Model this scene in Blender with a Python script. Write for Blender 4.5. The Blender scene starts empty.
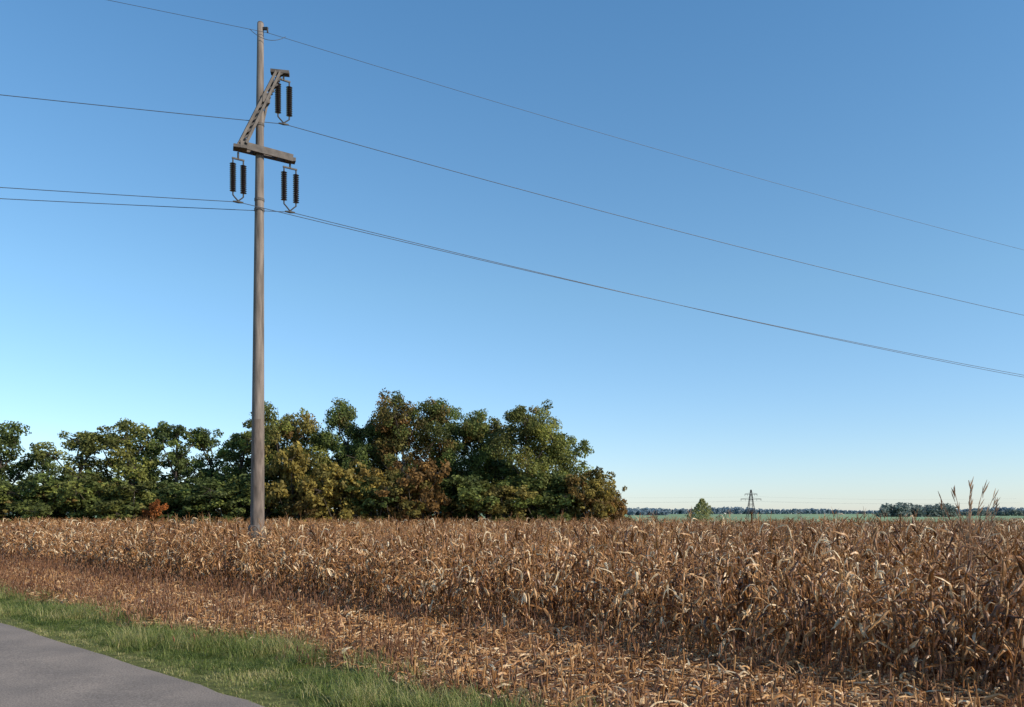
import bpy, math, random
import numpy as np
from mathutils import Vector, Matrix
R = random.Random(7)
scene = bpy.context.scene
col = scene.collection
CAMZ = 2.4
F = 850.0

# ------------------------------------------------------------------ helpers
def px(x, y, d):
    """world position of something seen at that bearing, used only to survey the site"""
    return Vector(((x-512)/F*d, d, CAMZ+(515-y)/F*d))

def new_mesh(name, verts, faces, mats=(), midx=None, tint=None, smooth=False, extra=None):
    me = bpy.data.meshes.new(name)
    me.from_pydata([tuple(v) for v in verts], [], [tuple(int(i) for i in f) for f in faces])
    for m in mats: me.materials.append(m)
    n = len(me.polygons)
    if midx is not None: me.polygons.foreach_set('material_index', np.array(midx, dtype=np.int32))
    if tint is not None:
        a = me.attributes.new('tint', 'FLOAT', 'FACE'); a.data.foreach_set('value', np.array(tint, dtype=np.float32))
    if extra is not None:
        a = me.attributes.new('autumn', 'FLOAT', 'FACE'); a.data.foreach_set('value', np.array(extra, dtype=np.float32))
    if smooth: me.polygons.foreach_set('use_smooth', np.ones(n, dtype=bool))
    me.update()
    return me

def add_obj(name, me, parent=None, loc=(0,0,0), rot=(0,0,0), scale=(1,1,1), collection=None):
    o = bpy.data.objects.new(name, me)
    o.location = loc; o.rotation_euler = rot; o.scale = scale
    (collection or col).objects.link(o)
    if parent: o.parent = parent
    return o

class Geo:
    def __init__(s): s.v=[]; s.f=[]; s.t=[]; s.m=[]; s.e=[]
    def tube(s, pts, rad, sides=6, tint=.5, mi=0, cap=True, ex=0.):
        b=len(s.v); pts=[Vector(p) for p in pts]; n=len(pts)
        for i,p in enumerate(pts):
            d=(pts[min(i+1,n-1)]-pts[max(i-1,0)])
            if d.length<1e-9: d=Vector((0,0,1))
            d.normalize()
            a=d.cross(Vector((0,1,0)) if abs(d.y)<.9 else Vector((1,0,0))).normalized(); c=d.cross(a)
            r=rad[i] if hasattr(rad,'__len__') else rad
            for k in range(sides):
                t=2*math.pi*k/sides
                s.v.append(p+a*(math.cos(t)*r)+c*(math.sin(t)*r))
        for i in range(n-1):
            for k in range(sides):
                k2=(k+1)%sides
                s.f.append((b+i*sides+k,b+i*sides+k2,b+(i+1)*sides+k2,b+(i+1)*sides+k)); s.t.append(tint); s.m.append(mi); s.e.append(ex)
        if cap:
            s.f.append(tuple(b+k for k in range(sides))[::-1]); s.t.append(tint); s.m.append(mi); s.e.append(ex)
            s.f.append(tuple(b+(n-1)*sides+k for k in range(sides))); s.t.append(tint); s.m.append(mi); s.e.append(ex)
    def beam(s, p0, p1, w, h, mi=0, up=Vector((0,0,1)), tint=.5):
        p0=Vector(p0); p1=Vector(p1); d=(p1-p0).normalized()
        a=d.cross(up).normalized(); c=a.cross(d); b=len(s.v)
        for p in (p0,p1):
            for sx,sz in ((-1,-1),(1,-1),(1,1),(-1,1)):
                s.v.append(p+a*(sx*w/2)+c*(sz*h/2))
        for q in ((0,3,2,1),(4,5,6,7),(0,1,5,4),(1,2,6,5),(2,3,7,6),(3,0,4,7)):
            s.f.append(tuple(b+i for i in q)); s.t.append(tint); s.m.append(mi); s.e.append(0)
    def strip(s, path, widths, sides_dir, fold, tint, mi=0):
        b=len(s.v); n=len(path)
        for i in range(n):
            p=path[i]; w=sides_dir[i]*widths[i]*.5
            s.v.append(p-w+fold[i]); s.v.append(p.copy()); s.v.append(p+w+fold[i])
        for i in range(n-1):
            for k in (0,1):
                a=b+i*3+k
                s.f.append((a,a+1,a+4,a+3)); s.t.append(tint); s.m.append(mi); s.e.append(0)
    def mesh(s,name,mats,smooth=False): return new_mesh(name,s.v,s.f,mats,s.m,s.t,smooth,s.e)

# ------------------------------------------------------------------ materials
def mat(name):
    m=bpy.data.materials.new(name); m.use_nodes=True
    nt=m.node_tree; nt.nodes.clear()
    return m,nt,nt.nodes,nt.links
def ramp(N, stops):
    r=N.new('ShaderNodeValToRGB'); e=r.color_ramp.elements
    while len(e)<len(stops): e.new(.5)
    for i,(p,c) in enumerate(stops): e[i].position=p; e[i].color=(*c,1)
    return r
def leafy(N,L,color_socket,transl=.35,rough=.6,spec=.2,tcol=None):
    out=N.new('ShaderNodeOutputMaterial'); p=N.new('ShaderNodeBsdfPrincipled'); t=N.new('ShaderNodeBsdfTranslucent'); mx=N.new('ShaderNodeMixShader')
    p.inputs['Roughness'].default_value=rough; p.inputs['Specular IOR Level'].default_value=spec
    L.new(color_socket,p.inputs['Base Color']); L.new(tcol or color_socket,t.inputs['Color'])
    mx.inputs[0].default_value=transl
    L.new(p.outputs[0],mx.inputs[1]); L.new(t.outputs[0],mx.inputs[2]); L.new(mx.outputs[0],out.inputs[0])
    return p

def dry_material(name, stops, transl=.3, rough=.5, spec=.3, patch=.5, pscale=.35):
    m,nt,N,L=mat(name)
    a=N.new('ShaderNodeAttribute'); a.attribute_name='tint'
    oi=N.new('ShaderNodeObjectInfo')
    md=N.new('ShaderNodeMath'); md.operation='MULTIPLY_ADD'; md.inputs[1].default_value=.36; md.inputs[2].default_value=-.18
    L.new(oi.outputs['Random'],md.inputs[0])
    ad=N.new('ShaderNodeMath'); L.new(a.outputs['Fac'],ad.inputs[0]); L.new(md.outputs[0],ad.inputs[1])
    tc=N.new('ShaderNodeTexCoord'); n=N.new('ShaderNodeTexNoise'); n.inputs['Scale'].default_value=14; L.new(tc.outputs['Object'],n.inputs['Vector'])
    m2=N.new('ShaderNodeMath'); m2.operation='MULTIPLY_ADD'; m2.inputs[1].default_value=.5; m2.inputs[2].default_value=-.25; L.new(n.outputs[0],m2.inputs[0])
    a2=N.new('ShaderNodeMath'); L.new(ad.outputs[0],a2.inputs[0]); L.new(m2.outputs[0],a2.inputs[1])
    g=N.new('ShaderNodeNewGeometry'); n3=N.new('ShaderNodeTexNoise'); n3.inputs['Scale'].default_value=pscale; n3.inputs['Detail'].default_value=3; L.new(g.outputs['Position'],n3.inputs['Vector'])
    m3=N.new('ShaderNodeMath'); m3.operation='MULTIPLY_ADD'; m3.inputs[1].default_value=patch; m3.inputs[2].default_value=-patch/2; L.new(n3.outputs[0],m3.inputs[0])
    a3=N.new('ShaderNodeMath'); L.new(a2.outputs[0],a3.inputs[0]); L.new(m3.outputs[0],a3.inputs[1])
    r=ramp(N,stops); L.new(a3.outputs[0],r.inputs[0])
    leafy(N,L,r.outputs[0],transl,rough,spec)
    return m

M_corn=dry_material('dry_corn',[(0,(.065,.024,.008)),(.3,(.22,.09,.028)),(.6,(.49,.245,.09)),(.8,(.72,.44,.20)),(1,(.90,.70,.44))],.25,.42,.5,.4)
M_drygrass=dry_material('dry_weeds',[(0,(.09,.038,.02)),(.35,(.26,.12,.06)),(.7,(.46,.255,.135)),(1,(.80,.58,.36))],.3,.5,.3,1.0,.8)
M_grass=dry_material('verge_grass',[(0,(.045,.075,.014)),(.4,(.135,.18,.038)),(.75,(.27,.295,.08)),(1,(.55,.46,.21))],.42,.5,.3,.9,.9)

def tree_leaf():
    m,nt,N,L=mat('tree_leaves')
    a=N.new('ShaderNodeAttribute'); a.attribute_name='tint'
    au=N.new('ShaderNodeAttribute'); au.attribute_name='autumn'
    oi=N.new('ShaderNodeObjectInfo')
    s=N.new('ShaderNodeMath'); s.operation='ADD'; L.new(au.outputs['Fac'],s.inputs[0]); L.new(oi.outputs['Alpha'],s.inputs[1])
    mr=N.new('ShaderNodeMapRange'); mr.inputs['From Min'].default_value=.85; mr.inputs['From Max'].default_value=1.3; L.new(s.outputs[0],mr.inputs['Value'])
    mix=N.new('ShaderNodeMix'); mix.data_type='RGBA'
    L.new(mr.outputs[0],mix.inputs[0]); L.new(oi.outputs['Color'],mix.inputs[6]); mix.inputs[7].default_value=(.23,.13,.045,1)
    r=ramp(N,[(0,(.35,.35,.35)),(.5,(1,1,1)),(1,(2.1,2.0,1.6))]); L.new(a.outputs['Fac'],r.inputs[0])
    mu=N.new('ShaderNodeMix'); mu.data_type='RGBA'; mu.blend_type='MULTIPLY'; mu.inputs[0].default_value=1
    L.new(mix.outputs[2],mu.inputs[6]); L.new(r.outputs[0],mu.inputs[7])
    leafy(N,L,mu.outputs[2],.38,.6,.2)
    return m
M_leaf=tree_leaf()

def simple(name,c,rough=.7,metal=0,noise=0,nscale=5,stretch=(1,1,1),bump=0):
    m,nt,N,L=mat(name)
    out=N.new('ShaderNodeOutputMaterial'); p=N.new('ShaderNodeBsdfPrincipled'); L.new(p.outputs[0],out.inputs[0])
    p.inputs['Roughness'].default_value=rough; p.inputs['Metallic'].default_value=metal
    tc=N.new('ShaderNodeTexCoord'); mp=N.new('ShaderNodeMapping'); mp.inputs['Scale'].default_value=stretch
    n=N.new('ShaderNodeTexNoise'); n.inputs['Scale'].default_value=nscale; n.inputs['Detail'].default_value=6
    L.new(tc.outputs['Object'],mp.inputs[0]); L.new(mp.outputs[0],n.inputs['Vector'])
    r=ramp(N,[(.3,tuple(x*(1-noise) for x in c)),(.7,tuple(x*(1+noise) for x in c))]); L.new(n.outputs[0],r.inputs[0]); L.new(r.outputs[0],p.inputs['Base Color'])
    if bump:
        b=N.new('ShaderNodeBump'); b.inputs['Strength'].default_value=bump; b.inputs['Distance'].default_value=.02; L.new(n.outputs[0],b.inputs['Height']); L.new(b.outputs[0],p.inputs['Normal'])
    return m
M_bark=simple('bark',(.08,.06,.045),.9,0,.4,3)
M_pole=simple('weathered_concrete_pole',(.185,.15,.125),.9,0,.5,2.2,(3,3,.35),.4)
M_polebase=simple('pole_lower_band',(.155,.118,.095),.9,0,.5,3,(3,3,.5),.4)
M_steel=simple('weathered_steel',(.12,.10,.085),.75,.1,.35,4)
M_darksteel=simple('dark_steel',(.06,.055,.05),.6,.3,.2,5)
M_insul=simple('brown_porcelain',(.022,.012,.012),.3,0,.2,5)
M_wire=simple('aluminium_wire',(.08,.10,.13),.5,.3,.1,5)
M_wood=simple('lattice_steel_dark',(.07,.06,.06),.8,0,.2,2)
M_farfield=simple('far_green_field',(.19,.27,.12),.95,0,.25,.01)

def asphalt():
    m,nt,N,L=mat('asphalt')
    out=N.new('ShaderNodeOutputMaterial'); p=N.new('ShaderNodeBsdfPrincipled'); L.new(p.outputs[0],out.inputs[0])
    tc=N.new('ShaderNodeTexCoord')
    n=N.new('ShaderNodeTexNoise'); n.inputs['Scale'].default_value=45; n.inputs['Detail'].default_value=6; L.new(tc.outputs['Object'],n.inputs['Vector'])
    n2=N.new('ShaderNodeTexNoise'); n2.inputs['Scale'].default_value=.9; n2.inputs['Detail'].default_value=7; L.new(tc.outputs['Object'],n2.inputs['Vector'])
    r=ramp(N,[(.3,(.13,.105,.085)),(.7,(.32,.26,.215))]); L.new(n.outputs[0],r.inputs[0])
    r2=ramp(N,[(.35,(.82,.82,.82)),(.7,(1.18,1.16,1.13))]); L.new(n2.outputs[0],r2.inputs[0])
    mu=N.new('ShaderNodeMix'); mu.data_type='RGBA'; mu.blend_type='MULTIPLY'; mu.inputs[0].default_value=1
    L.new(r.outputs[0],mu.inputs[6]); L.new(r2.outputs[0],mu.inputs[7]); L.new(mu.outputs[2],p.inputs['Base Color'])
    p.inputs['Roughness'].default_value=.9; p.inputs['Specular IOR Level'].default_value=.25
    b=N.new('ShaderNodeBump'); b.inputs['Strength'].default_value=.5; b.inputs['Distance'].default_value=.006; L.new(n.outputs[0],b.inputs['Height']); L.new(b.outputs[0],p.inputs['Normal'])
    return m
M_asphalt=asphalt()

def ground_mat():
    m,nt,N,L=mat('ground')
    out=N.new('ShaderNodeOutputMaterial'); p=N.new('ShaderNodeBsdfPrincipled'); L.new(p.outputs[0],out.inputs[0]); p.inputs['Roughness'].default_value=.95
    p.inputs['Specular IOR Level'].default_value=.1
    g=N.new('ShaderNodeNewGeometry'); sep=N.new('ShaderNodeSeparateXYZ'); L.new(g.outputs['Position'],sep.inputs[0])
    def math_(op,a,b=None,c=None):
        n=N.new('ShaderNodeMath'); n.operation=op
        for i,x in enumerate((a,b,c)):
            if x is None: continue
            if isinstance(x,(int,float)): n.inputs[i].default_value=x
            else: L.new(x,n.inputs[i])
        return n.outputs[0]
    v=math_('MULTIPLY',math_('ADD',sep.outputs[0],sep.outputs[1]),.7071)
    def noise(s,d=5):
        n=N.new('ShaderNodeTexNoise'); n.inputs['Scale'].default_value=s; n.inputs['Detail'].default_value=d; L.new(g.outputs['Position'],n.inputs['Vector']); return n.outputs[0]
    soil=ramp(N,[(.3,(.075,.04,.022)),(.5,(.16,.085,.048)),(.72,(.32,.185,.11))]); L.new(noise(9,8),soil.inputs[0])
    grass=ramp(N,[(.3,(.06,.065,.02)),(.7,(.16,.16,.05))]); L.new(noise(5,6),grass.inputs[0])
    far=ramp(N,[(.35,(.15,.22,.10)),(.65,(.22,.29,.15))]); L.new(noise(.02,3),far.inputs[0])
    vn=math_('ADD',v,math_('MULTIPLY_ADD',noise(1.2,4),1.6,-.8))
    mr=N.new('ShaderNodeMapRange'); mr.inputs['From Min'].default_value=7.3; mr.inputs['From Max'].default_value=8.1; L.new(vn,mr.inputs['Value'])
    m1=N.new('ShaderNodeMix'); m1.data_type='RGBA'; L.new(mr.outputs[0],m1.inputs[0]); L.new(grass.outputs[0],m1.inputs[6]); L.new(soil.outputs[0],m1.inputs[7])
    mr2=N.new('ShaderNodeMapRange'); mr2.inputs['From Min'].default_value=92; mr2.inputs['From Max'].default_value=94; L.new(sep.outputs[1],mr2.inputs['Value'])
    m2=N.new('ShaderNodeMix'); m2.data_type='RGBA'; L.new(mr2.outputs[0],m2.inputs[0]); L.new(m1.outputs[2],m2.inputs[6]); L.new(far.outputs[0],m2.inputs[7])
    L.new(m2.outputs[2],p.inputs['Base Color'])
    b=N.new('ShaderNodeBump'); b.inputs['Strength'].default_value=.7; b.inputs['Distance'].default_value=.05; L.new(noise(12,6),b.inputs['Height']); L.new(b.outputs[0],p.inputs['Normal'])
    return m
M_ground=ground_mat()

# ------------------------------------------------------------------ ground + road
def uv2xy(u,v): return (-.7071*u+.7071*v, .7071*u+.7071*v)
S=5000
add_obj('ground',new_mesh('ground',[(-S,-S,0),(S,-S,0),(S,S,0),(-S,S,0)],[(0,1,2,3)],[M_ground]))
# gently rising far field
def rise(y): return 0 if y<260 else 4.2*min(1,(y-260)/1240)**1.0
fv=[];ff=[]
ys=[255,300,500,700,900,1100,1300,1500,2200,4500]
for j,y in enumerate(ys):
    for i in range(41):
        x=-4000+i*200; z=(rise(y) if y<=1500 else 4.2)-(.3 if j==0 else 0)
        fv.append((x,y,z+(.35*math.sin(x*.004+y*.003) if y>400 else 0)))
for j in range(len(ys)-1):
    for i in range(40):
        a=j*41+i; ff.append((a,a+1,a+42,a+41))
add_obj('distant_field_terrain',new_mesh('distant_field',fv,ff,[M_farfield],smooth=True))
rv=[];rf=[];n=480
for i in range(n+1):
    u=-120+i*.7
    e=5.34+.025*math.sin(u*1.7)+.02*math.sin(u*4.3+1)+R.gauss(0,.012)
    for v,z in ((-1.6,.0),(-1.5,.035),(1.9,.075),(e-.12,.04),(e,.0)):
        x,y=uv2xy(u,v); rv.append((x,y,z+.004))
for i in range(n):
    for k in range(4):
        a=i*5+k; rf.append((a,a+1,a+6,a+5))
add_obj('road',new_mesh('road',rv,rf,[M_asphalt],smooth=True))

# ------------------------------------------------------------------ instancer
def instancer(name, sources, P, rot, scl, idx):
    c=bpy.data.collections.new(name+'_parts')
    for i,me in enumerate(sources):
        o=bpy.data.objects.new('%s_part_%02d'%(name,i),me); c.objects.link(o)
    me=bpy.data.meshes.new(name); n=len(P)
    me.vertices.add(n); me.vertices.foreach_set('co',np.asarray(P,dtype=np.float32).ravel())
    a=me.attributes.new('rot','FLOAT_VECTOR','POINT'); a.data.foreach_set('vector',np.asarray(rot,dtype=np.float32).ravel())
    a=me.attributes.new('scl','FLOAT_VECTOR','POINT'); a.data.foreach_set('vector',np.asarray(scl,dtype=np.float32).ravel())
    a=me.attributes.new('idx','INT','POINT'); a.data.foreach_set('value',np.asarray(idx,dtype=np.int32))
    o=add_obj(name,me)
    g=bpy.data.node_groups.new(name+'_gn','GeometryNodeTree')
    g.interface.new_socket('Geometry',in_out='INPUT',socket_type='NodeSocketGeometry')
    g.interface.new_socket('Geometry',in_out='OUTPUT',socket_type='NodeSocketGeometry')
    N=g.nodes; L=g.links
    gi=N.new('NodeGroupInput'); go=N.new('NodeGroupOutput'); ip=N.new('GeometryNodeInstanceOnPoints'); ci=N.new('GeometryNodeCollectionInfo')
    ci.inputs['Collection'].default_value=c; ci.inputs['Separate Children'].default_value=True; ci.inputs['Reset Children'].default_value=True
    def na(nm,t):
        x=N.new('GeometryNodeInputNamedAttribute'); x.data_type=t; x.inputs['Name'].default_value=nm
        return x.outputs[0]
    er=N.new('FunctionNodeEulerToRotation'); L.new(na('rot','FLOAT_VECTOR'),er.inputs[0])
    L.new(gi.outputs[0],ip.inputs['Points']); L.new(ci.outputs[0],ip.inputs['Instance']); ip.inputs['Pick Instance'].default_value=True
    L.new(na('idx','INT'),ip.inputs['Instance Index']); L.new(er.outputs[0],ip.inputs['Rotation']); L.new(na('scl','FLOAT_VECTOR'),ip.inputs['Scale'])
    L.new(ip.outputs[0],go.inputs[0])
    md=o.modifiers.new('instances','NODES'); md.node_group=g
    return o

# ------------------------------------------------------------------ corn plants
def leaf_strip(g, p0, az, L, W, e0, e1, tint, rnd, nseg=6, sharp=1.0, mi=0, rough=.0):
    path=[Vector(p0)]; tw=rnd.uniform(-1.8,1.8); tw0=rnd.uniform(-.4,.4); a=az; da=rnd.uniform(-.25,.25)
    widths=[];sd=[];fo=[]
    kink=rnd.uniform(.08,.5); sh=rnd.uniform(8,22)*sharp
    for i in range(nseg+1):
        t=i/nseg
        s=1/(1+math.exp(-max(-30,min(30,(t-kink)*sh))))
        el=e0+(e1-e0)*s+rnd.uniform(-rough,rough)
        d=Vector((math.cos(a)*math.cos(el),math.sin(a)*math.cos(el),math.sin(el)))
        a+=da+rnd.uniform(-rough,rough)
        if i<nseg: path.append(path[-1]+d*(L/nseg))
        side=Vector((-math.sin(a),math.cos(a),0)); nrm=side.cross(d)
        w=tw0+tw*t+rnd.uniform(-rough,rough)
        sdv=(side*math.cos(w)+nrm*math.sin(w)).normalized(); nn=sdv.cross(d)
        sd.append(sdv); ww=W*(.5+.8*math.sin(min(1,t*1.5+.15)*math.pi*.5))*(1-t**2*.9)*.85*rnd.uniform(.7,1.15); widths.append(ww); fo.append(nn*ww*.35)
    g.strip(path,widths,sd,fo,tint,mi)

def corn_plant(seed):
    r=random.Random(seed); g=Geo(); H=r.uniform(1.6,2.08)
    lean=Vector((r.uniform(-.16,.16),r.uniform(-.16,.16),0)); pts=[];rad=[]
    for i in range(7):
        t=i/6; pts.append(Vector((lean.x*t*t+r.uniform(-.008,.008),lean.y*t*t+r.uniform(-.008,.008),H*t*.93))); rad.append(.014*(1-t*.7)+.001)
    g.tube(pts,rad,5,r.uniform(.3,.6),cap=False)
    def at(h):
        t=h/(H*.93)*6; i=min(5,int(t)); return pts[i].lerp(pts[i+1],t-i)
    base=r.uniform(0,6.28); nl=r.randint(10,12)
    for i in range(nl):
        h=.2+ (H*.90-.2)*(i+r.uniform(-.3,.3))/nl; h=max(.08,min(h,H*.92))
        az=base+math.pi*(i%2)+r.uniform(-.7,.7)
        up=i/nl
        L=r.uniform(.42,.8)*(1-.4*up*up)
        if r.random()<.25: L*=.6
        e0=r.uniform(.7,1.35); e1=r.uniform(-1.5,-1.1) if (r.random()<.82 and up<.8) else r.uniform(-.9,.9)
        base_shade=.26*(1-h/H)-.06  # shade near the stalk base, put into the leaf tint
        tn=r.gauss(.5,.19)-base_shade
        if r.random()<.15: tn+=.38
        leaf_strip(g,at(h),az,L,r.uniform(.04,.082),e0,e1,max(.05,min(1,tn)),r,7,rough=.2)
    for k in range(r.choice((0,1,1))):
        h=r.uniform(.75,1.05); az=r.uniform(0,6.28); d=Vector((math.cos(az)*.6,math.sin(az)*.6,-.75 if r.random()<.7 else .7)).normalized()
        p=at(h)+Vector((math.cos(az),math.sin(az),0))*.03
        g.tube([p,p+d*.05,p+d*.12,p+d*.19,p+d*.25],[.012,.028,.032,.024,.005],6,r.uniform(.65,.9),cap=False)
        for q in range(3): leaf_strip(g,p+d*.02,az+r.uniform(-1,1),r.uniform(.16,.28),.055,math.asin(d.z),math.asin(d.z)-.2,r.uniform(.65,.95),r,4)
    top=pts[-1]
    if r.random()<.7:
        for k in range(r.randint(2,5)):
            az=r.uniform(0,6.28); sp=r.uniform(.1,.8); l=r.uniform(.08,.17)
            p1=top+Vector((math.cos(az)*sp,math.sin(az)*sp,1)).normalized()*l; p2=p1+Vector((math.cos(az)*sp*1.6,math.sin(az)*sp*1.6,.6)).normalized()*l*.6
            g.tube([top,p1,p2],[.004,.005,.002],3,r.uniform(.3,.6),cap=False)
    return g.mesh('corn_plant_%d'%seed,[M_corn])
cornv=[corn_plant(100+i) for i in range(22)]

P=[];RT=[];SC=[];IX=[]
POLE=Vector((-10.2,34,0))
def corn_rows():
    v=12.4
    while v<190:
        u=-60
        while u<150:
            x,y=uv2xy(u,v)
            d=math.hypot(x,y)
            deep=v-12.4
            st=.19 if (deep<6 and d<42) else (.27 if d<32 else (.42 if d<58 else .62))
            u+=st*R.uniform(.6,1.4)
            if y<2 or y>86 or abs(x)>.63*y+6: continue
            xx=x+R.gauss(0,.07); yy=y+R.gauss(0,.07)
            if math.hypot(xx-POLE.x,yy-POLE.y)<.7: continue
            if deep<1 and R.random()<.15: continue
            if deep<.5 and math.sin(u*1.3)+math.sin(u*.47+2)>1.3: continue
            hs=1+.06*math.sin(xx*.35+yy*.21)+.05*math.sin(xx*.9-yy*.6)+R.gauss(0,.075)
            hs*= 1.07-.0035*min(max(y-10,0),28)
            if d<45 and R.random()<.03: hs*=1.11
            if d>45: hs=min(hs,1.08)
            if deep<.8: hs*=R.uniform(.68,1.02)
            ws=1.0 if d<50 else 1.5
            tl=.2 if R.random()<.14 else .07
            P.append((xx,yy,0)); RT.append((R.gauss(0,tl),R.gauss(0,tl),R.uniform(0,6.28))); SC.append((ws,ws,hs)); IX.append(R.randrange(len(cornv)))
        v+=.74
corn_rows()
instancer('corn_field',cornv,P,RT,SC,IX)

# ------------------------------------------------------------------ tufts / litter
def tuft(seed,mt,nb,h0,h1,spread,w,t0,t1,droop=.5,seedhead=0):
    r=random.Random(seed); g=Geo()
    for i in range(nb):
        az=r.uniform(0,6.28); a2=r.uniform(0,6.28); rr=spread*math.sqrt(r.random())
        p=Vector((math.cos(a2)*rr,math.sin(a2)*rr,-.01)); h=r.uniform(h0,h1); e=r.uniform(.9,1.5); n=3
        side=Vector((-math.sin(az),math.cos(az),0)); b=len(g.v); q=p.copy(); t=r.uniform(t0,t1)
        for k in range(n+1):
            ww=w*(1-k/n*.85); g.v.append(q-side*ww/2); g.v.append(q+side*ww/2)
            d=Vector((math.cos(az)*math.cos(e),math.sin(az)*math.cos(e),math.sin(e))); q=q+d*h/n; e-=r.uniform(.1,droop)
        for k in range(n):
            a=b+k*2; g.f.append((a,a+1,a+3,a+2)); g.t.append(t); g.m.append(0); g.e.append(0)
        if r.random()<seedhead:
            g.tube([q,q+Vector((0,0,.05)),q+Vector((.01,0,.11))],[.005,.014,.004],4,r.uniform(.1,.5),cap=False)
    return g.mesh('tuft%d'%seed,[mt])
greens=[tuft(300+i,M_grass,24,.05,.14,.14,.009,.15,.7,1.0) for i in range(5)]+[tuft(310+i,M_grass,30,.16,.38,.17,.009,.4,1.0,.75) for i in range(4)]+[tuft(320+i,M_grass,20,.04,.12,.15,.010,.55,1.0,1.0) for i in range(3)]
drys=[tuft(330+i,M_drygrass,14,.06,.22,.16,.011,.1,.95,1.0) for i in range(5)]+[tuft(340+i,M_drygrass,15,.22,.6,.15,.009,.0,.6,.5,.5) for i in range(4)]
def litter(seed):
    r=random.Random(seed); g=Geo()
    for i in range(9):
        p=Vector((r.uniform(-.25,.25),r.uniform(-.25,.25),r.uniform(.01,.06)))
        if r.random()<.35:
            a=r.uniform(0,6.28); l=r.uniform(.12,.4); g.tube([p,p+Vector((math.cos(a)*l,math.sin(a)*l,r.uniform(-.0,.09)))],[.011,.009],5,r.uniform(.3,.95))
        else:
            leaf_strip(g,p,r.uniform(0,6.28),r.uniform(.12,.36),r.uniform(.03,.06),r.uniform(0,.9),r.uniform(-.7,.0),r.uniform(.1,1.0),r,5,rough=.25)
    if r.random()<.5:
        g.tube([(0,0,-.02),(r.uniform(-.03,.03),r.uniform(-.03,.03),r.uniform(.12,.28))],[.012,.010],5,.6)
    return g.mesh('litter%d'%seed,[M_corn])
lits=[litter(400+i) for i in range(12)]

def vis(x,y): return y>3 and abs(x)<.64*y+5
def scatter(name,src,n,vr,ur,pick,scale):
    P=[];RT=[];SC=[];IX=[]
    for i in range(n):
        u=R.uniform(*ur); v=R.uniform(*vr); x,y=uv2xy(u,v)
        if not vis(x,y): continue
        k=pick(u,v)
        if k is None: continue
        s=scale(u,v)*R.uniform(.65,1.35)
        P.append((x,y,0)); RT.append((R.gauss(0,.12),R.gauss(0,.12),R.uniform(0,6.28))); SC.append((s,s,s*R.uniform(.7,1.2))); IX.append(k)
    return instancer(name,src,P,RT,SC,IX)
def edge(u): return 7.35+.35*math.sin(u*.6)+.25*math.sin(u*1.9+1)+.15*math.sin(u*4.1)
def pg(u,v):
    e=edge(u)
    if v>e+R.gauss(0,.4): return None
    if v<5.5 and R.random()<.6: return None
    pt=math.sin(u*1.1+v*2.3)+math.sin(u*2.7-v*1.9+1)+R.gauss(0,.5)
    if pt<-1.2 and R.random()<.6: return None
    tall=(v-5.3)/(e-5.3)+.4*math.sin(u*.9+v)+R.gauss(0,.25)
    if tall>.95: return R.randrange(5,9)
    if pt>.8 or v<5.7: return R.randrange(9,12)
    return R.randrange(5)
scatter('verge_grass',greens,16000,(5.2,8.6),(-8,50),pg,lambda u,v:(.7 if v<5.8 else 1.0))
def pd(u,v):
    if v<edge(u)+R.gauss(0,.35)-.15: return None
    cl=math.sin(u*.8+v*1.3)+math.sin(u*2.1-v*2.7+.5)
    near=.8*math.exp(-((v-(edge(u)+.4))/.5)**2)+.5*math.exp(-((v-12)/.8)**2)+(.2 if u>16 else 0.0)+.5*max(0,cl-.4)
    if R.random()<near*.55: return R.randrange(5,9)
    return R.randrange(5) if R.random()<.65 else None
scatter('dry_weeds',drys,9000,(7.0,12.8),(-14,64),pd,lambda u,v:.95)
scatter('corn_litter',lits,8000,(7.6,13.5),(-14,64),lambda u,v:(None if v<edge(u)+.1 else R.randrange(12)),lambda u,v:1.0)
scatter('verge_grass_opposite',greens,1200,(-4,-1.6),(-8,50),lambda u,v:R.randrange(5),lambda u,v:1.0)

# ------------------------------------------------------------------ trees
def leafcloud(g, centers, radii, counts, size, tones, autumns, rnd, flat=.75):
    for c,rad,n,tn,au in zip(centers,radii,counts,tones,autumns):
        d=rnd.normal(size=(n,3)); d/=np.linalg.norm(d,axis=1)[:,None]
        rr=rad*rnd.uniform(.25,1.12,size=(n,1))**.6
        pos=np.array(c)+d*rr*np.array([1,1,flat])
        nr=d*.7+rnd.normal(size=(n,3))*.6+np.array([0,0,.35]); nr/=np.linalg.norm(nr,axis=1)[:,None]
        t=np.cross(nr,rnd.normal(size=(n,3))); t/=np.linalg.norm(t,axis=1)[:,None]; b=np.cross(nr,t)
        s=rnd.uniform(.6,1.3,size=(n,1))*size
        base=len(g.v)
        q=np.stack([pos-t*s,pos-b*s*.6,pos+t*s,pos+b*s*.6],axis=1).reshape(-1,3)
        g.v.extend(q.tolist())
        for i in range(n):
            a=base+i*4; g.f.append((a,a+1,a+2,a+3)); g.t.append(float(np.clip(tn+rnd.normal()*.13,0,1))); g.m.append(1); g.e.append(au)

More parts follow.
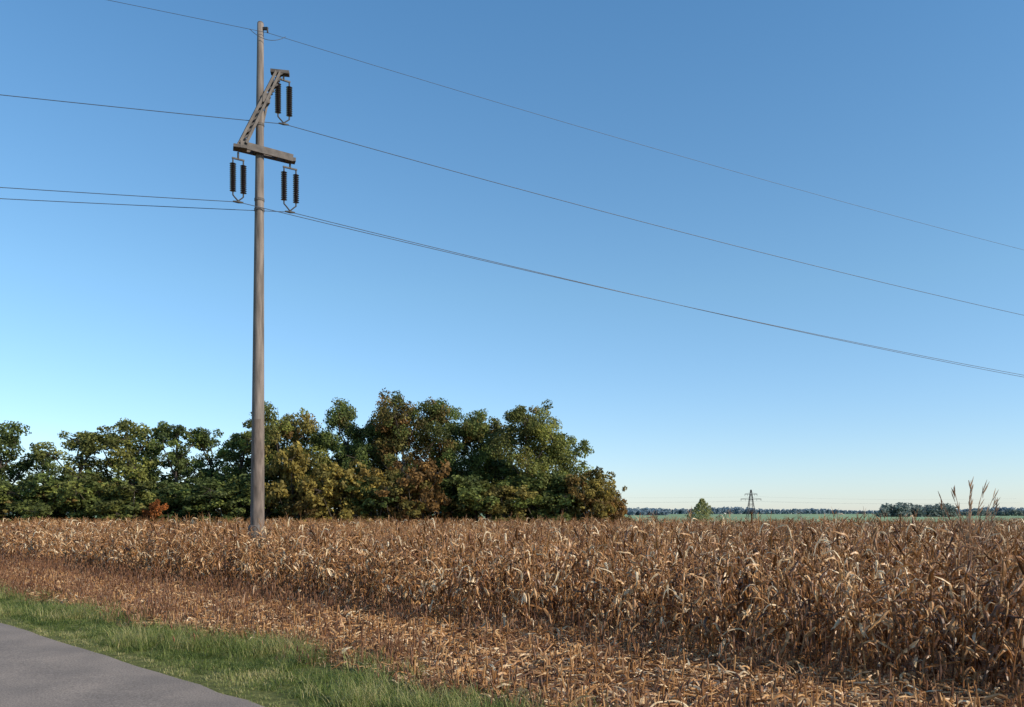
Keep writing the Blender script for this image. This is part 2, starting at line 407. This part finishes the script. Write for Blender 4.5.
def make_tree(name,H,W,cb,seed,nl=8,ncl=12,dens=150,leaf=.15,trunk=.28):
    r=random.Random(seed); rn=np.random.RandomState(seed); g=Geo()
    tp=[Vector((0,0,-.2))]; x=y=0
    for i in range(1,7):
        x+=r.uniform(-.25,.25); y+=r.uniform(-.25,.25); tp.append(Vector((x,y,H*.72*i/6)))
    g.tube(tp,[trunk*(1-.13*i) for i in range(7)],7)
    lobes=[]
    for i in range(nl):
        a=i*2.4+r.uniform(-.4,.4); t=((i+.5)/nl)
        zz=cb+(H-cb)*t
        rad=W/2*math.sqrt(max(.08,1-((t-.38)/.72)**2))*r.uniform(.5,.72)
        lr=r.uniform(.19,.26)*W*(1.0-.2*t)
        zz=min(zz,H-lr*.85)
        lobes.append((Vector((x*t+math.cos(a)*rad,y*t+math.sin(a)*rad,zz)),lr))
    lobes.append((Vector((x,y,H-.20*W)),.2*W))
    lobes.append((Vector((x*.6,y*.6,cb+(H-cb)*.5)),.24*W))
    C=[];RD=[];CT=[];TN=[];AU=[]
    for c,lr in lobes:
        hh=max(cb*.5,c.z-lr*1.3-r.uniform(.5,1.5)); t=min(.999,hh/(H*.72))*6; i=int(t); st=tp[i].lerp(tp[i+1],t-i)
        mid=st.lerp(c,.5)+Vector((r.uniform(-.4,.4),r.uniform(-.4,.4),-.3))
        g.tube([st,mid,c],[trunk*.45,trunk*.3,trunk*.14],5,cap=False)
        au=r.random()*.7; tn0=r.uniform(.33,.66)
        for k in range(ncl):
            d=Vector((r.gauss(0,1),r.gauss(0,1),r.gauss(0,.8))).normalized()*lr*r.uniform(.4,1.0)
            cc=c+d; cr=lr*r.uniform(.28,.5)
            g.tube([c,c.lerp(cc,.55)+Vector((0,0,-.1)),cc],[trunk*.13,trunk*.09,trunk*.04],4,cap=False)
            C.append(cc); RD.append(cr); CT.append(int(dens*(cr/1.0)**1.7)+15); TN.append(min(.95,max(.08,tn0+r.gauss(0,.16)))); AU.append(min(1,max(0,au+r.gauss(0,.2))))
    leafcloud(g,C,RD,CT,leaf,TN,AU,rn)
    return g.mesh(name,[M_bark,M_leaf])

TM=[make_tree('tree_mesh_%d'%i,H,W,cb,500+i,nl,ncl) for i,(H,W,cb,nl,ncl) in enumerate([
  (15.5,12,3.0,11,13),(15.5,11,2.5,11,12),(14,10.5,3,10,12),(12.5,8.5,3.5,7,11),(12.5,7.5,4,7,10),(11.5,8.5,3,8,11)])]
SM=[make_tree('shrub_mesh_%d'%i,5,5.5,.4,600+i,6,9,190,.13,.1) for i in range(4)]
def place(name,me,H0,xp,ytop,d,rz,color,autumn,wide=1.0):
    b=px(xp,515,d); H=CAMZ+(515-ytop)/F*d; s=H/H0
    o=add_obj(name,me,None,(b.x,b.y,0),(0,0,rz),(s*wide,s*wide,s)); o.color=(*color,autumn); return o
G1=(.145,.17,.048);G2=(.105,.135,.042);G3=(.185,.195,.055);G4=(.23,.19,.055);BR=(.23,.13,.045)
HS=[15.5,15.5,14,12.5,12.5,11.5]
for xp,yt,d,mi,c,au,w in [
 (2,424,92,5,G2,.1,1.0),(-45,418,94,2,G1,.2,1.1),(-110,412,92,0,G1,.2,1.1),
 (46,448,97,4,G2,.1,.9),(84,426,91,3,G3,.15,1.1),(124,421,93,5,G3,.2,1.1),(152,442,96,4,G1,.1,.9),
 (176,421,92,4,G2,.1,1.0),(206,424,95,3,G2,.1,.9),(238,430,92,4,G1,.15,1.1),
 (286,405,90,2,G3,.3,.9),(262,430,97,5,G2,.1,1.0),(322,428,95,3,G2,.3,1.0),(348,403,92,1,G2,.1,.8),
 (406,393,91,0,G1,.55,.88),(380,412,96,2,G2,.3,.85),(448,402,94,1,G2,.3,.85),(486,410,96,2,G1,.2,.9),
 (528,403,90,0,G3,.1,.88),(562,434,94,5,G1,.2,.9)]:
    place('deciduous_tree',TM[mi],HS[mi],xp,yt,d,R.uniform(0,6.28),c,au,w)
OR=(.34,.12,.035);OL=(.28,.215,.055)
for xp,yt,d,c,au,w in [
 (5,478,87,G2,.1,1.6),(40,480,86,G1,.1,1.5),(70,470,88,G2,.1,1.3),(98,478,86,G1,.2,1.4),(128,482,86,G3,.1,1.4),(157,500,84,OR,.1,.7),(178,480,88,G2,.2,1.5),
 (205,476,87,G2,.1,1.4),(232,480,86,G1,.2,1.4),(262,470,88,G2,.1,1.3),(298,442,86,OL,.15,.75),(322,472,86,G4,.3,1.2),(347,462,85,OL,.3,1.0),
 (374,478,86,G2,.3,1.3),(402,474,85,G4,.5,1.2),(425,458,85,BR,.6,.9),(450,474,87,G2,.2,1.3),(478,476,86,G1,.2,1.3),(505,482,86,G4,.2,1.3),(532,474,87,G1,.2,1.3),
 (560,470,88,G2,.3,1.2),(582,470,87,G4,.4,1.0),(597,478,86,OL,.4,.9),(610,484,87,OL,.6,.75),(618,499,86,BR,.4,.7),
 (20,490,100,G2,.1,1.8),(150,476,101,G2,.1,2.0),(230,470,101,G2,.1,2.0),(330,466,101,G2,.1,2.0),(430,466,101,G2,.1,2.0),(500,462,100,G2,.1,2.0),(90,474,101,G2,.1,2.0),(550,474,99,G2,.1,1.7)]:
    place('shrub',SM[R.randrange(4)],5,xp,yt,d,R.uniform(0,6.28),c,au,w)
def cone_tree():
    r=random.Random(5); rn=np.random.RandomState(5); g=Geo(); g.tube([(0,0,-.2),(.05,0,3),(0,0,6.6)],[.12,.08,.02],6)
    C=[];RD=[];CT=[];TN=[];AU=[]
    for i in range(80):
        z=.7+5.9*(i/80); w=4.6*max(.02,1-z/6.6)**.8; a=i*2.4; q=r.uniform(.3,1)
        C.append(Vector((math.cos(a)*w*q,math.sin(a)*w*q,z))); RD.append(.25+.42*w*.3); CT.append(50); TN.append(r.uniform(.4,.7)); AU.append(r.random()*.5)
        g.tube([(0,0,z-.3),C[-1]],[.03,.01],4,cap=False)
    leafcloud(g,C,RD,CT,.15,TN,AU,rn); return g.mesh('young_tree',[M_bark,M_leaf])
place('young_tree',cone_tree(),6.8,702,498,150,1.0,(.27,.27,.12),.1,1.15)
# ------------------------------------------------------------------ distant woods
def hazy(name,c,tr=.3):
    m,nt,N,L=mat(name)
    a=N.new('ShaderNodeAttribute'); a.attribute_name='tint'
    r=ramp(N,[(0,tuple(x*.85 for x in c)),(1,tuple(x*1.15 for x in c))]); L.new(a.outputs['Fac'],r.inputs[0])
    leafy(N,L,r.outputs[0],tr,.9,.05); return m
M_far1=hazy('hazed_distant_foliage',(.20,.235,.21)); M_far2=hazy('hazed_far_foliage',(.24,.31,.36),.4)  # aerial haze is mixed into these leaf colours, no volume
def woods(name,x0,x1,d,hfun,n,leaf,m,seed,thick,per=26):
    rn=np.random.RandomState(seed); r=random.Random(seed); g=Geo(); C=[];RD=[];CT=[];TN=[];AU=[]
    for i in range(n):
        t=(i+r.random())/n; xp=x0+(x1-x0)*t; dd=d+r.uniform(0,thick); H=hfun(xp)*r.uniform(.85,1.05)
        rad=H*r.uniform(.28,.42); zb=rise(dd)-.3
        bx=(xp-512)/F*dd
        for z in (rad*.6,H*.45,H-rad*.8):
            C.append(Vector((bx+r.uniform(-1,1)*rad*.5,dd,z+zb))); RD.append(rad); CT.append(per); TN.append(r.uniform(.2,.8)); AU.append(0)
    leafcloud(g,C,RD,CT,leaf,TN,AU,rn,.85)
    for i in range(len(g.m)): g.m[i]=0
    return add_obj(name,g.mesh(name,[m]))
woods('distant_tree_line',-300,1350,1450,lambda x:9.5+2*math.sin(x*.02)+1.5*math.sin(x*.07+1),800,2.0,M_far2,21,70,36)
woods('distant_grove',878,922,560,lambda x:10.6-((x-900)/22)**2*3,18,1.0,M_far1,22,15,40)
woods('distant_grove',926,954,560,lambda x:9.8-((x-940)/14)**2*2,13,1.0,M_far1,23,15,40)
woods('distant_hedge',960,1130,800,lambda x:5.5+1.2*math.sin(x*.2),60,1.2,M_far1,24,15)
woods('distant_hedge',628,668,900,lambda x:6+1.2*math.sin(x*.3),26,1.2,M_far2,25,15)

# ------------------------------------------------------------------ distant lattice pylon
pyl=bpy.data.objects.new('distant_pylon',None); col.objects.link(pyl)
b=px(751,515,380); pyl.location=(b.x,b.y,rise(380)-.3)
g=Geo(); HP=13.6
corners=[(-1,-1),(1,-1),(1,1),(-1,1)]
def pc(k,z):
    w=1.7*(1-z/HP)**1.0+.16; return Vector((corners[k][0]*w,corners[k][1]*w,z))
zs=[0,3.0,5.6,8.0,10.0,11.8,HP]
for k in range(4):
    g.beam(pc(k,0),pc(k,HP),.2,.2)
    for i in range(len(zs)-1):
        g.beam(pc(k,zs[i]),pc((k+1)%4,zs[i+1]),.07,.07); g.beam(pc((k+1)%4,zs[i]),pc(k,zs[i+1]),.07,.07)
add_obj('mast',g.mesh('mast',[M_wood]),pyl)
g=Geo()
for z,w in ((9.4,4.6),(11.6,2.8)):
    for sy in (-.3,.3): g.beam((-w,sy*.2,z),(w,sy*.2,z),.2,.2)
    for sx in (-1,1):
        g.beam((0,0,z+.7),(sx*w,0,z+.1),.1,.1); g.beam((sx*w*.97,0,z),(sx*w*.97,0,z-.8),.13,.13,up=Vector((1,0,0)))
        g.beam((sx*w*.55,0,z),(sx*w*.55,0,z-.8),.1,.1,up=Vector((1,0,0)))
add_obj('crossarms',g.mesh('crossarms',[M_wood]),pyl)

# ------------------------------------------------------------------ power pole
pole=bpy.data.objects.new('power_pole',None); col.objects.link(pole); pole.location=POLE
def L3(x,y,d): return px(x,y,d)-POLE
g=Geo(); top=Vector((.14,0,22.05))
pts=[];rad=[]
for i in range(25):
    t=i/24; pts.append(Vector((0,0,-.3)).lerp(top,t)); rad.append(.29*(1-t)+.125*t)
g.tube(pts,rad,20,mi=0)
for i,f in enumerate(g.f):
    if len(f)==4:
        z=sum(g.v[k].z for k in f)/4
        if z<6.2: g.m[i]=1
add_obj('shaft',g.mesh('shaft',[M_pole,M_polebase],True),pole)
g=Geo()
g.tube([(0,0,-.2),(0,0,1.9),(0,0,2.0)],[.36,.35,.31],16)
for z in (14.6,15.0,18.0):
    t=(z+.3)/22.35; c=Vector((0,0,-.3)).lerp(top,t); r_=.29*(1-t)+.125*t+.02
    g.tube([c-Vector((0,0,.05)),c+Vector((0,0,.05))],[r_,r_],18)
g.tube([top,top+Vector((0,0,.06))],[.13,.10],12)
add_obj('collars',g.mesh('collars',[M_steel]),pole)
A_l=L3(239,147,33.45); A_r=L3(292,159,34.55); A_t=L3(281,73,34.35)
lv=(A_l.z+A_r.z)/2
A_l.z=lv+.05;A_r.z=lv-.02
g=Geo()
ad=(A_r-A_l).normalized(); fr=Vector((ad.y,-ad.x,0))
off=fr*.26
for s in (1,-1):
    o_=off*s
    g.beam(A_l+o_*.8,A_r+o_*.55,.07,.28)
    e_=Vector(((A_t+o_*.4).x-.16,(A_t+o_*.4).y-.05,A_t.z))
    g.beam(A_l+o_*.8+Vector((-.02,0,.05)),e_+Vector((-.05,0,0)),.06,.10)
    g.beam(A_l+o_*.8+Vector((.22,.05,.05)),e_+Vector((.10,.03,-.02)),.06,.10)
for t in (.02,.3,.7,.98):
    c=A_l.lerp(A_r,t); g.beam(c-off*.6,c+off*.6,.06,.2)
for k in range(11):
    t=.06+k*.088; c=A_l.lerp(A_t,t)+Vector((-.1,0,0))
    c1=A_l.lerp(A_t,t+.06)+Vector((.12,.03,0))
    for s in (1,-1): g.beam(c+off*s*(.8-.4*t),c1+off*s*(.8-.4*t),.05,.07)
g.beam(A_l.lerp(A_t,.2)-off*.6,A_l.lerp(A_t,.2)+off*.6,.08,.1)
g.beam(A_l.lerp(A_t,.62)-off*.6,A_l.lerp(A_t,.62)+off*.6,.3,.3)
g.beam(A_t+Vector((-.4,-.05,.02)),A_t+Vector((.32,.06,.0)),.3,.13)
g.beam(A_l+Vector((-.2,-.08,-.08)),A_l+Vector((.28,.1,-.08)),.45,.12)
g.beam(A_r+Vector((-.25,-.1,-.05)),A_r+Vector((.12,.05,-.05)),.36,.14)
zc=18.0; t=(zc+.3)/22.35; c=Vector((0,0,-.3)).lerp(top,t)
g.beam(c+Vector((.1,0,0)),A_t+Vector((-.3,0,-.1)),.08,.08)
add_obj('crossarms',g.mesh('crossarms',[M_steel]),pole)
gi=Geo(); gs=Geo()
lastpts={}
def string(a,b):
    a=Vector(a);b=Vector(b); Lg=(b-a).length; d=(b-a)/Lg
    gs.tube([a,a+d*.16],[.03,.03],6); gs.tube([b-d*.12,b],[.03,.03],6)
    n=14; p=[];r=[]
    for i in range(n):
        z=.16+(Lg-.28)*i/n; s=(Lg-.28)/n
        p+= [a+d*z, a+d*(z+s*.3), a+d*(z+s*.5),a+d*(z+s*.55)]; r+=[.06,.10,.13,.06]
    gi.tube(p,r,12)
def dbl(key,xl,xr,yt,yb,d,yw):
    c=L3((xl+xr)/2,yt,d); w=(xr-xl)/2*d/F
    zb=-(yb-yt)/F*d
    e=c+Vector((0,0,-(yw-yt)/F*d))
    for s in (-1,1):
        p=c+ad*(w*1.1*s); q=p+Vector((0,0,zb)); string(p,q)
        gs.tube([q,q+Vector((0,0,-.06))-ad*(w*.3*s),e+Vector((0,0,.04))],[.028,.028,.028],6)
    gs.beam(c-ad*(w*1.3)+Vector((0,0,.03)),c+ad*(w*1.3)+Vector((0,0,.03)),.06,.06)
    ld=Vector((math.sin(math.radians(67)),math.cos(math.radians(67)),0))
    gs.tube([e-ld*.2,e,e+ld*.2],[.03,.055,.03],6)
    gs.tube([c+Vector((0,0,0)),c+Vector((0,0,.3))],[.04,.04],6)
    lastpts[key]=e+POLE
dbl('l',233.5,242.8,160,196,33.45,202); dbl('r',284.5,295.5,169,205,34.55,212); dbl('t',278.5,288.8,81,118,34.35,124)
gs.beam(top+Vector((0,0,-.2)),top+Vector((.32,-.1,-.25)),.08,.1)
gs.tube([top+Vector((.3,-.1,-.25)),top+Vector((.32,-.1,-.42))],.035,6)
add_obj('insulators',gi.mesh('insulators',[M_insul],True),pole); add_obj('fittings',gs.mesh('fittings',[M_darksteel]),pole)

# ------------------------------------------------------------------ wires
th=math.radians(67); D=Vector((math.sin(th),math.cos(th),0))
def wire(p0,kr,kl,r,span=200):
    p=[]
    for s in np.concatenate([np.arange(-110,0,2.0),np.arange(0,200.1,2.5)]):
        s=float(s); a=abs(s); k=kr if s>=0 else kl
        q=Vector(p0)+D*s; q.z=p0.z-k*a*(1-a/span); p.append(q)
    g=Geo(); g.tube(p,r,6); add_obj('power_line_wire',g.mesh('wire',[M_wire],True))
wire(lastpts['t'],.109,.078,.015); wire(lastpts['l'],.112,.083,.014); wire(lastpts['r'],.116,.097,.014)
P0=POLE+top+Vector((.32,-.1,-.42))
wire(P0,.096,.01,.010)
g=Geo(); g.tube([P0+D*(-.7+.14*i)+Vector((0,0,-.28*(1-((i-5)/5)**2))) for i in range(11)],.012,5); add_obj('power_line_jumper',g.mesh('jumper',[M_wire]))
for zz,xo in ((8.6,-4.2),(8.6,4.2),(10.6,2.8)):
    p=[]
    for i in range(41):
        s=-150+i*7.5; p.append(Vector((b.x+xo+s*.95,380+s*.3,zz-.9*(1-(abs(s)/75-1)**2))))
    g=Geo(); g.tube(p,.012,4); add_obj('power_line_wire',g.mesh('dwire',[M_wire]))

# ------------------------------------------------------------------ tall feathery grass stalks at the right
def plume(seed,base,H,lean):
    r=random.Random(seed); g=Geo(); p=[];n=10
    for i in range(n+1):
        t=i/n; p.append(Vector((lean*t*t*t*.45,.05*t*t,H*(t-.03*abs(lean)*t*t))))
    g.tube(p,[.008-.004*i/n for i in range(n+1)],4,.6,cap=False)
    for i in range(8,n+1):
        for k in range(6):
            a=r.uniform(0,6.28); q=p[i]-Vector((0,0,r.uniform(0,.15))); d=Vector((math.cos(a)*.25+lean*.5,math.sin(a)*.25,1)).normalized(); l=r.uniform(.05,.12)
            g.tube([q,q+d*l,q+d*l*1.8],[.004,.009,.002],3,r.uniform(.7,1),cap=False)
    for k in range(3): leaf_strip(g,p[3+k*2],r.uniform(0,6.28),.4,.03,1.2,-.2,.7,r)
    return g.mesh('reed',[M_drygrass])
re=bpy.data.objects.new('tall_reed_grass',None); col.objects.link(re)
for i,(xp,yt,d,ln) in enumerate([(963,490,13.4,-.5),(971,485,13.2,.1),(977,487,13.6,.6),(983,494,13.3,.9),(988,503,13.9,.8),(955,497,13.8,-.9),(968,500,13.6,.3)]):
    bs=px(xp,515,d); add_obj('stalk_%d'%i,plume(i,None,CAMZ+(515-yt)/F*d,ln),re,(bs.x-ln*.25,bs.y,0))

# ------------------------------------------------------------------ light
AZ=math.radians(116); EL=math.radians(30)
w=bpy.data.worlds.new('World'); scene.world=w; w.use_nodes=True
N=w.node_tree.nodes; L=w.node_tree.links
bg=N['Background'] if 'Background' in N else N.new('ShaderNodeBackground')
sk=N.new('ShaderNodeTexSky'); sk.sky_type='NISHITA'; sk.sun_disc=False; sk.sun_elevation=EL; sk.sun_rotation=AZ
sk.air_density=1.0; sk.dust_density=.2; sk.ozone_density=3.5; sk.altitude=0
tc=N.new('ShaderNodeTexCoord'); sp=N.new('ShaderNodeSeparateXYZ'); L.new(tc.outputs['Generated'],sp.inputs[0])
gr=ramp(N,[(0,(.92,.98,1.20)),(.10,(.92,1.03,1.15)),(.25,(.95,1.15,1.14)),(.55,(.78,1.17,1.26))]); L.new(sp.outputs[2],gr.inputs[0])
tn=N.new('ShaderNodeMix'); tn.data_type='RGBA'; tn.blend_type='MULTIPLY'; tn.inputs[0].default_value=1
L.new(sk.outputs[0],tn.inputs[6]); L.new(gr.outputs[0],tn.inputs[7]); L.new(tn.outputs[2],bg.inputs[0]); bg.inputs[1].default_value=.15
sd=bpy.data.lights.new('sun','SUN'); sd.energy=5.0; sd.angle=math.radians(.5); sd.color=(1,.90,.75)
so=bpy.data.objects.new('sun',sd); col.objects.link(so); so.location=(40,-20,40)
sv=Vector((math.sin(AZ)*math.cos(EL),math.cos(AZ)*math.cos(EL),math.sin(EL)))
so.rotation_euler=sv.to_track_quat('Z','Y').to_euler()

# ------------------------------------------------------------------ camera
cd=bpy.data.cameras.new('camera'); cam=bpy.data.objects.new('camera',cd); col.objects.link(cam)
cam.location=(0,0,CAMZ); cam.rotation_euler=(math.radians(90),0,0)
cd.sensor_width=36; cd.lens=F/1024*36; cd.shift_y=161.5/1024; cd.clip_start=.1; cd.clip_end=20000
scene.camera=cam
scene.view_settings.view_transform='Standard'; scene.view_settings.look='None'; scene.view_settings.exposure=0
